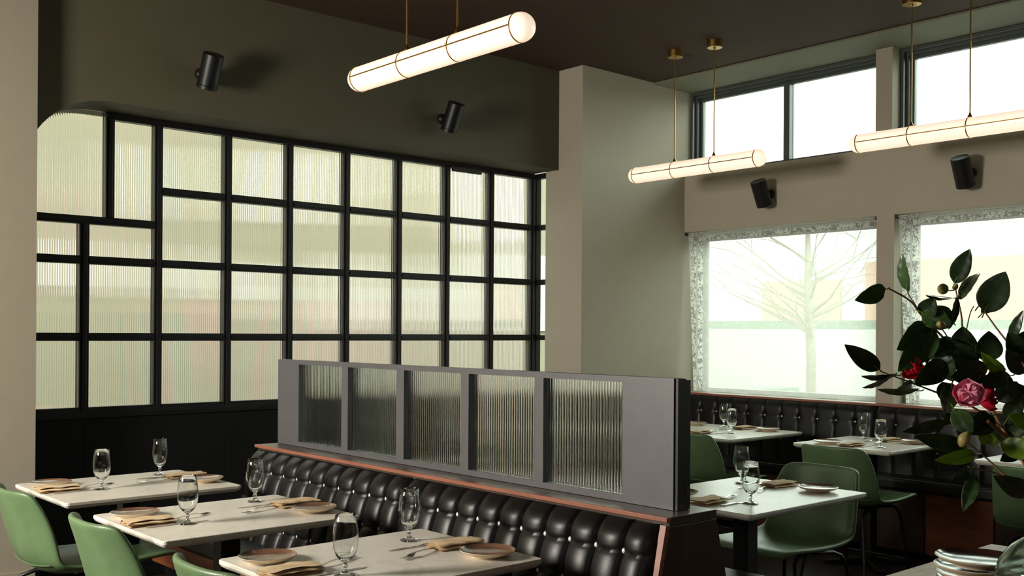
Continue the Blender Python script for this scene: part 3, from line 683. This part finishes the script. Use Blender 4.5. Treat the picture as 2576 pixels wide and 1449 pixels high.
# ------------------------------------------------------------------ foreground sideboard with plates, board, vase
ZT = 0.885
SB = thing('sideboard', 'weathered oak sideboard top at the lower right corner', 'sideboard', (2.0, 0.75, 0))
for i in range(4):
    obj('plank', MB().box(-0.9, 0.725, -0.46 + i * 0.222, -0.46 + (i + 1) * 0.222 - 0.002, ZT - 0.035, ZT), M['oak'], SB, bevel=0.002)
obj('body', MB().box(-0.86, 0.685, -0.42, 0.39, 0.06, ZT - 0.0355), M['darkwood'], SB, bevel=0.003)
obj('plinth', MB().box(-0.83, 0.655, -0.39, 0.36, 0.0, 0.0595), M['blackpanel'], SB)
names = ['bottom plate', 'second plate from the bottom', 'third plate from the bottom', 'top plate']
for i in range(4):
    place(pl_dk, 'stacked_plate', 2.205 + 0.004 * math.sin(i * 2.2), 0.977 + 0.004 * math.cos(i * 2.5), ZT + 0.0006 + i * 0.0172, i * 1.3,
          names[i] + ' of the dark glazed stack on the sideboard', 'plate', 'stack of plates on the sideboard')
bd = obj('round_board', MB().lathe([(0.0001, 0.0), (0.105, 0.0), (0.118, 0.006), (0.122, 0.018), (0.118, 0.022), (0.108, 0.014), (0.0001, 0.012)], 48), M['oak'], None, (1.955, 0.99, ZT + 0.0005))
tag(bd, 'shallow round wooden tray at the bottom edge, left of the plate stack', 'tray')
VC = Vector((2.118, 0.79, ZT + 0.001))
vp = [(0.0001, 0.0), (0.062, 0.0), (0.088, 0.018), (0.106, 0.05), (0.110, 0.085), (0.100, 0.125), (0.078, 0.158), (0.052, 0.180), (0.045, 0.205), (0.052, 0.225), (0.0495, 0.226), (0.041, 0.205), (0.047, 0.182), (0.072, 0.156), (0.094, 0.123), (0.104, 0.085), (0.100, 0.052), (0.083, 0.023), (0.06, 0.008), (0.0001, 0.008)]
vz = obj('glass_vase', MB().lathe([(r_, z_ * 0.84) for r_, z_ in vp], 48), M['vase'], None, VC); tag(vz, 'round smoky green glass vase at the lower right corner', 'vase')

# camellia
CM = thing('camellia_branches', 'leafy camellia branches with a pink and a red flower, in the smoky glass vase', 'flowers', VC)
inv = Vector(VC)
def A(px, py, d): return at(px, py, d) - inv
NECK = Vector((0.0, 0.0, 0.18))
def twig(pts, r0, r1, name='branch'):
    n = len(pts); P_ = []
    for i in range(n - 1):
        a, b = pts[i], pts[i + 1]; pa = pts[i - 1] if i else a; pb = pts[i + 2] if i + 2 < n else b
        for k in range(4):
            t = k / 4; P_.append(0.5 * ((2 * a) + (b - pa) * t + (2 * pa - 5 * a + 4 * b - pb) * t * t + (3 * a - pa - 3 * b + pb) * t ** 3))
    P_.append(pts[-1]); m_ = len(P_)
    return obj(name, MB().tube(P_, [r0 + (r1 - r0) * i / (m_ - 1) for i in range(m_)], 7), M['stem'], CM)
INS = Vector((0.01, 0.01, 0.03))
DB = 2.12
twig([INS, NECK, A(2585, 1180, 2.06), A(2530, 1092, 2.1), A(2470, 985, 2.12), A(2400, 880, 2.14), A(2322, 798, 2.13), A(2290, 757, 2.12), A(2236, 726, 2.1)], 0.0048, 0.0016)
twig([INS + Vector((0.01, 0, 0)), NECK + Vector((0.01, 0.01, 0)), A(2600, 1150, 2.1), A(2545, 1040, 2.15), A(2490, 930, 2.17), A(2428, 845, 2.18), A(2418, 790, 2.17), A(2402, 720, 2.17)], 0.0045, 0.0014)
twig([INS + Vector((-0.01, 0, 0)), NECK + Vector((0.015, -0.01, 0)), A(2640, 1100, 2.0), A(2610, 980, 2.0), A(2560, 895, 2.02), A(2510, 830, 2.05), A(2478, 785, 2.07)], 0.004, 0.0014)
twig([A(2520, 1075, 2.1), A(2440, 1020, 2.1), A(2350, 985, 2.1), A(2290, 962, 2.1), A(2215, 934, 2.08)], 0.0026, 0.0012)
twig([INS, NECK - Vector((0.012, 0, 0)), A(2585, 1245, 2.0), A(2540, 1207, 2.02), A(2490, 1160, 2.03), A(2420, 1100, 2.04)], 0.0035, 0.0014)
twig([A(2560, 1225, 2.01), A(2510, 1192, 2.0), A(2448, 1178, 1.99)], 0.0024, 0.0014)
twig([A(2560, 1120, 2.1), A(2515, 1085, 2.04), A(2484, 1060, 2.0)], 0.0045, 0.0035)
twig([A(2322, 798, 2.13), A(2298, 760, 2.13), A(2283, 737, 2.13)], 0.0016, 0.001)
twig([A(2428, 845, 2.18), A(2440, 790, 2.15), A(2450, 770, 2.13)], 0.0014, 0.001)

def leaf(b, t, wpx, mat, db=DB, dt=None, roll=0.0, curl=0.15, name='leaf'):
    dt = db if dt is None else dt
    B, T = A(b[0], b[1], db), A(t[0], t[1], dt); ax = T - B; L = ax.length; ax = ax.normalized()
    mid = (B + T) / 2 + inv; view = (Vector((0, 0, CH)) - mid).normalized()
    side = ax.cross(view).normalized(); nrm = side.cross(ax).normalized()
    side, nrm = side * math.cos(roll) + nrm * math.sin(roll), nrm * math.cos(roll) - side * math.sin(roll)
    W_ = wpx / F * (db + dt) / 2 / 2 / max(0.25, abs(math.cos(roll)))
    W_ = min(W_, L * 0.42)
    mb = MB(); nl = 12; vs = []; c0 = B
    wf = lambda s_: max(0.012, math.sin(PI * s_ ** 0.86) ** 0.75 * (1 - 0.12 * s_)) if 0 < s_ < 1 else 0.012
    for j in range(nl + 1):
        s_ = j / nl; c_ = B + ax * (L * s_) - nrm * (curl * L * (s_ - 0.5) ** 2 * 1.2) + nrm * curl * L * 0.3
        c_ = c_ - nrm * curl * L * 0.3 * (1 - s_)
        for k in (-1, -0.5, 0, 0.5, 1):
            ww = W_ * wf(s_) * k
            lift = abs(k) * W_ * 0.22 * wf(s_) + (0.0006 if abs(k) == 0.5 else 0) + 0.0012 * math.sin(j * 2.1 + k * 3) * abs(k)
            vs.append(c_ + side * ww + nrm * lift)
    mb.add(vs, [(j * 5 + i, j * 5 + i + 1, (j + 1) * 5 + i + 1, (j + 1) * 5 + i) for j in range(nl) for i in range(4)], 0, True)
    o = obj(name, mb, M[mat], CM, solid=0.0006, sub=1)
    obj('petiole', MB().tube([B - ax * 0.011 - nrm * 0.004, B - ax * 0.004 - nrm * 0.001, c0 + ax * L * 0.10, c0 + ax * L * 0.5, c0 + ax * L * 0.9], [0.0013, 0.0013, 0.0010, 0.0007, 0.0003], 5), M['leaflime'], o)
    return o
LV = [  # base, tip, width, material, depth base, depth tip, roll
 ((2232, 727), (2149, 755), 50, 'leaf', 2.10, 2.06, 0.3), ((2283, 735), (2271, 637), 30, 'leaf', 2.13, 2.13, 0.9), ((2400, 714), (2441, 626), 52, 'leafdark', 2.17, 2.14, 0.2),
 ((2408, 752), (2467, 688), 32, 'leaf', 2.16, 2.10, 0.7), ((2412, 752), (2328, 741), 9, 'leaf', 2.16, 2.08, 1.3), ((2476, 787), (2530, 683), 80, 'leafdark', 2.07, 2.05, 0.1),
 ((2462, 770), (2535, 700), 60, 'leafdark', 2.09, 2.09, 0.5), ((2470, 790), (2510, 740), 30, 'leafdark', 2.08, 2.06, -0.4),
 ((2322, 800), (2352, 748), 55, 'leafdark', 2.13, 2.10, 0.2), ((2318, 785), (2395, 822), 60, 'leaf', 2.12, 2.10, 0.1), ((2330, 800), (2345, 845), 60, 'leafdark', 2.14, 2.12, 0.1),
 ((2395, 810), (2340, 772), 48, 'leaf', 2.12, 2.12, -0.3), ((2412, 745), (2385, 830), 20, 'leafdark', 2.15, 2.13, 0.8),
 ((2350, 838), (2258, 935), 70, 'leaf', 2.09, 2.05, 0.1), ((2330, 815), (2255, 880), 60, 'leaf', 2.10, 2.06, 0.5), ((2345, 830), (2330, 915), 52, 'leaf', 2.08, 2.06, -0.2),
 ((2360, 850), (2300, 830), 40, 'leafdark', 2.12, 2.1, 0.0), ((2216, 933), (2124, 866), 52, 'leafdark', 2.08, 2.05, 0.1), ((2262, 945), (2165, 945), 18, 'leafdark', 2.09, 2.04, 1.0),
 ((2250, 944), (2168, 975), 14, 'leafdark', 2.09, 2.04, 1.1), ((2316, 984), (2205, 978), 20, 'leaf', 2.1, 2.05, 0.9), ((2300, 960), (2245, 990), 28, 'leaf', 2.11, 2.06, 0.6),
 ((2425, 905), (2422, 820), 75, 'leafdark', 2.14, 2.12, 0.1), ((2488, 910), (2488, 832), 80, 'leafdark', 2.12, 2.10, 0.0), ((2420, 905), (2380, 850), 60, 'leafdark', 2.15, 2.13, 0.2),
 ((2390, 870), (2460, 935), 75, 'leafdark', 2.13, 2.13, 0.1), ((2480, 950), (2400, 905), 70, 'leafdark', 2.14, 2.1, 0.2), ((2470, 940), (2390, 950), 60, 'leafdark', 2.13, 2.1, 0.0),
 ((2355, 880), (2400, 960), 60, 'leafdark', 2.14, 2.12, -0.2), ((2400, 850), (2350, 900), 50, 'leafdark', 2.14, 2.12, 0.1), ((2540, 862), (2575, 780), 30, 'leafdark', 2.03, 2.0, 0.4),
 ((2580, 900), (2535, 835), 60, 'leafdark', 2.02, 2.0, 0.1), ((2590, 940), (2530, 880), 60, 'leafdark', 2.04, 2.0, 0.2), ((2590, 830), (2560, 920), 60, 'leafdark', 2.03, 2.03, 0.2),
 ((2528, 942), (2468, 885), 34, 'leaflime', 2.06, 2.04, 0.4), ((2546, 945), (2435, 968), 44, 'leafdark', 2.04, 2.0, 0.3), ((2388, 912), (2298, 968), 64, 'leafdark', 2.06, 2.02, 0.1),
 ((2520, 935), (2480, 960), 40, 'leafdark', 2.1, 2.1, 0.1), ((2396, 962), (2378, 1042), 50, 'leafdark', 2.05, 2.03, 0.1), ((2370, 960), (2395, 1025), 50, 'leafdark', 2.07, 2.05, 0.2),
 ((2400, 1028), (2445, 1096), 56, 'leaf', 2.02, 2.0, 0.1), ((2388, 1062), (2268, 1086), 34, 'leafdark', 2.05, 2.0, 0.3), ((2440, 1130), (2300, 1096), 52, 'leafdark', 2.04, 2.0, 0.1),
 ((2462, 1143), (2350, 1158), 40, 'leaflime', 2.02, 1.97, 0.2), ((2445, 1178), (2392, 1212), 34, 'leafdark', 2.0, 1.97, 0.4), ((2456, 1190), (2422, 1288), 42, 'leaf', 1.99, 1.97, 0.2),
 ((2600, 1245), (2498, 1196), 58, 'leafdark', 2.0, 1.95, 0.2), ((2610, 1075), (2538, 1042), 46, 'leaflime', 1.98, 1.96, 0.1), ((2515, 1112), (2620, 1150), 60, 'leaflime', 2.02, 1.96, 0.1),
 ((2492, 1118), (2462, 1082), 34, 'leaflime', 2.04, 2.03, 0.2), ((2505, 1120), (2478, 1075), 30, 'leaflime', 2.05, 2.04, 0.4), ((2500, 1045), (2435, 1092), 64, 'leafdark', 2.05, 2.02, 0.1),
 ((2510, 1010), (2560, 960), 56, 'leafdark', 2.08, 2.06, 0.2), ((2530, 1060), (2576, 990), 50, 'leafdark', 2.09, 2.05, 0.1), ((2590, 1010), (2530, 955), 50, 'leafdark', 2.06, 2.04, 0.3),
 ((2540, 1100), (2590, 1035), 54, 'leafdark', 2.1, 2.08, 0.1), ((2500, 1060), (2545, 1120), 50, 'leafdark', 2.12, 2.1, 0.2), ((2400, 1040), (2370, 1070), 30, 'leaf', 2.07, 2.05, 0.1),
 ((2540, 990), (2500, 930), 50, 'leafdark', 2.11, 2.1, -0.2), ((2565, 1130), (2515, 1160), 40, 'leafdark', 2.08, 2.06, 0.2), ((2460, 900), (2510, 865), 60, 'leafdark', 2.13, 2.12, 0.3),
]
for a in LV: leaf(*a)
def bud(px, py, d, rpx, rz=0.0):
    r = rpx / F * d; o = obj('bud', MB().lathe([(0.0001, -r * 1.25), (r * 0.6, -r), (r, -r * 0.2), (r * 0.9, r * 0.5), (r * 0.45, r * 1.1), (0.0001, r * 1.4)], 12), M['bud'], CM, A(px, py, d), (0.4, rz, 0), sub=1)
twig([A(2404, 728, 2.165), A(2392, 731, 2.155), A(2380, 729, 2.15)], 0.0014, 0.0012)
twig([A(2384, 850, 2.11), A(2376, 836, 2.09), A(2368, 826, 2.08)], 0.0014, 0.0012)
bud(2372, 727, 2.15, 15, -1.3); bud(2425, 1106, 2.0, 17, 0.2); bud(2366, 819, 2.08, 13, -1.2); bud(2404, 722, 2.16, 7)
def flower(px, py, d, R, mat, face, npet, label):
    fl = D.objects.new('flower', None); C.objects.link(fl); fl.parent = CM; fl.location = A(px, py, d); fl['label'] = label
    fl.rotation_euler = Vector(face).to_track_quat('Z', 'Y').to_euler()
    rnd = random.Random(int(px))
    for i in range(npet):
        layer = i // 6; a = i * 2.399 + layer * 0.3; sc_ = 1 - 0.16 * layer; open_ = 0.35 + 0.42 * layer
        mb = MB(); vs = []; n = 6
        for j in range(n + 1):
            s_ = j / n
            for k in range(-3, 4):
                kk = k / 3; wdt = R * 0.62 * sc_ * math.sin(PI * (0.10 + 0.64 * s_)) ** 0.7
                th = open_ * PI / 2 + 0.5 * s_ * open_
                rr_ = R * sc_ * s_
                x = rr_ * math.cos(th * s_) ; z = rr_ * math.sin(th * s_) * 0.9 - 0.10 * R * (1 - s_)
                y = wdt * kk
                z += 0.20 * R * kk * kk + 0.05 * R * math.sin(3.3 * kk + i) * s_ + 0.04 * R * math.sin(9 * kk + i * 2) * s_
                x -= 0.12 * R * kk * kk * s_
                vs.append((x * math.cos(a) - y * math.sin(a), x * math.sin(a) + y * math.cos(a), z))
        mb.add(vs, [(j * 7 + q, j * 7 + q + 1, (j + 1) * 7 + q + 1, (j + 1) * 7 + q) for j in range(n) for q in range(6)], 0, True)
        obj('petal', mb, M[mat], fl, solid=0.0007, sub=1)
flower(2437, 1000, 1.99, 0.036, 'pink', (-0.80, -0.35, 0.45), 26, 'pink ruffled double flower')
flower(2462, 1003, 2.03, 0.036, 'red', (0.3, -0.75, 0.2), 12, 'red petals added as the shaded half of the pink flower')  # extra red bloom stands in for the shaded side of the pink one
flower(2306, 928, 2.07, 0.030, 'red', (-0.95, 0.05, 0.1), 14, 'small red flower seen from its side')

# ------------------------------------------------------------------ outside
structure('ground', 'pale paving outside the windows', MB().box(-30, 60, -40, 60, -0.35, -0.15), M['pave'])
FB = thing('cream_building', 'cream rendered building seen blurred through the ribbed glass', 'building', (6, 13, -0.15))
obj('facade', MB().box(-16, 10.2, 0, 1, 0, 7.5), M['facade'], FB)
for x, z, w_, h_, m_ in ((-2.95, 2.1, 0.9, 0.55, 'white'), (0.2, 2.0, 0.7, 0.5, 'white'), (3.3, 1.75, 0.7, 0.5, 'white'), (5.2, 1.6, 1.3, 1.3, 'white'), (-3.9, 2.0, 0.9, 1.3, 'violet'), (1.6, 0.3, 1.1, 1.7, 'violet'), (-0.9, 0.3, 1.2, 1.5, 'grey'), (2.9, 0.3, 0.9, 1.4, 'grey'), (4.2, 0.5, 0.7, 2.6, 'grey'), (1.0, 3.1, 0.8, 1.0, 'white'), (0.0, 2.7, 0.6, 1.6, 'grey')):
    obj('window', MB().box(x, x + w_, -0.06, -0.001, z, z + h_), M[m_], FB)  # slabs added as bright, pinkish and dark blobs behind the ribbed glass
hd = obj('hedge', MB().box(-4, 14, 0, 0.5, 0, 0.75), M['hedge'], None, (0, 9.0, -0.15)); tag(hd, 'low green hedge behind the ribbed glass partition', 'hedge')
cr = obj('planter', MB().box(-0.8, 0.9, -0.3, 0.3, 0, 1.0), M['brownbox'], None, (2.1, 7.6, -0.15), bevel=0.02); tag(cr, 'brown timber planter behind the lowest left ribbed panes', 'planter')
# street side
B2 = thing('street_building', 'pale building with pinkish wall across the street, seen through lace', 'building', (24, 10, -0.15))
obj('facade', MB().box(0, 1, -26, 20, 0, 4.2), M['white'], B2)
obj('pink_wall', MB().box(-0.1, -0.001, -7.5, 3.5, 1.0, 3.4), M['pinkwall'], B2)
obj('doorway', MB().box(-0.1, -0.001, 4.2, 6.6, 0.0, 3.0), M['pinkwall'], B2)
obj('shopfront', MB().box(-0.12, -0.001, -16, -9, 0.8, 3.0), M['violet'], B2)
obj('window', MB().box(-0.16, -0.101, -2.6, -1.7, 1.8, 3.0), M['white'], B2)
h2 = obj('street_hedge', MB().box(0, 0.6, -12, 10, 0, 1.84), M['hedge'], None, (17.5, 8, -0.15)); tag(h2, 'clipped green hedge across the street behind the left lace curtain', 'hedge')
fn = obj('low_wall', MB().box(0, 0.3, -14, 14, 0, 1.66), M['white'], None, (15.5, 8, -0.15)); tag(fn, 'low white wall across the street, seen through lace', 'wall')
def tree(x, y, label):
    t = thing('street_tree', label, 'tree', (x, y, -0.15), 0, 'bare street trees'); rnd = random.Random(int(x * 10 + y))
    obj('trunk', MB().tube([(0, 0, 0), (0.02, 0, 1.2), (-0.02, 0.03, 2.2), (0, 0.05, 2.9)], [0.07, 0.06, 0.05, 0.025], 9), M['bark'], t)
    mb = MB()
    for i in range(26):
        z = 1.5 + rnd.random() * 1.0; a = rnd.random() * 2 * PI; l = 0.8 + rnd.random() * 0.7
        p = [Vector((0, 0, z))]
        d = Vector((math.cos(a), math.sin(a), 0.5)).normalized()
        for k in range(3):
            p.append(p[-1] + d * l / 3); d = (d + Vector((rnd.uniform(-.3, .3), rnd.uniform(-.3, .3), rnd.uniform(-0.1, 0.15)))).normalized()
        mb.tube(p, [0.019, 0.012, 0.007, 0.003], 5)
        for q in range(3):
            s_ = p[1 + q % 3]; e_ = s_ + (d + Vector((rnd.uniform(-1, 1), rnd.uniform(-1, 1), rnd.uniform(-0.2, 0.3)))).normalized() * 0.5
            mb.tube([s_, (s_ + e_) / 2 + Vector((0, 0, 0.03)), e_], [0.006, 0.004, 0.002], 4)
    obj('branch', mb, M['bark'], t)
    return t
tree(11.2, 7.05, 'bare street tree seen through the left lace curtain')
tree(12.5, 3.2, 'bare street tree seen through the right lace curtain')
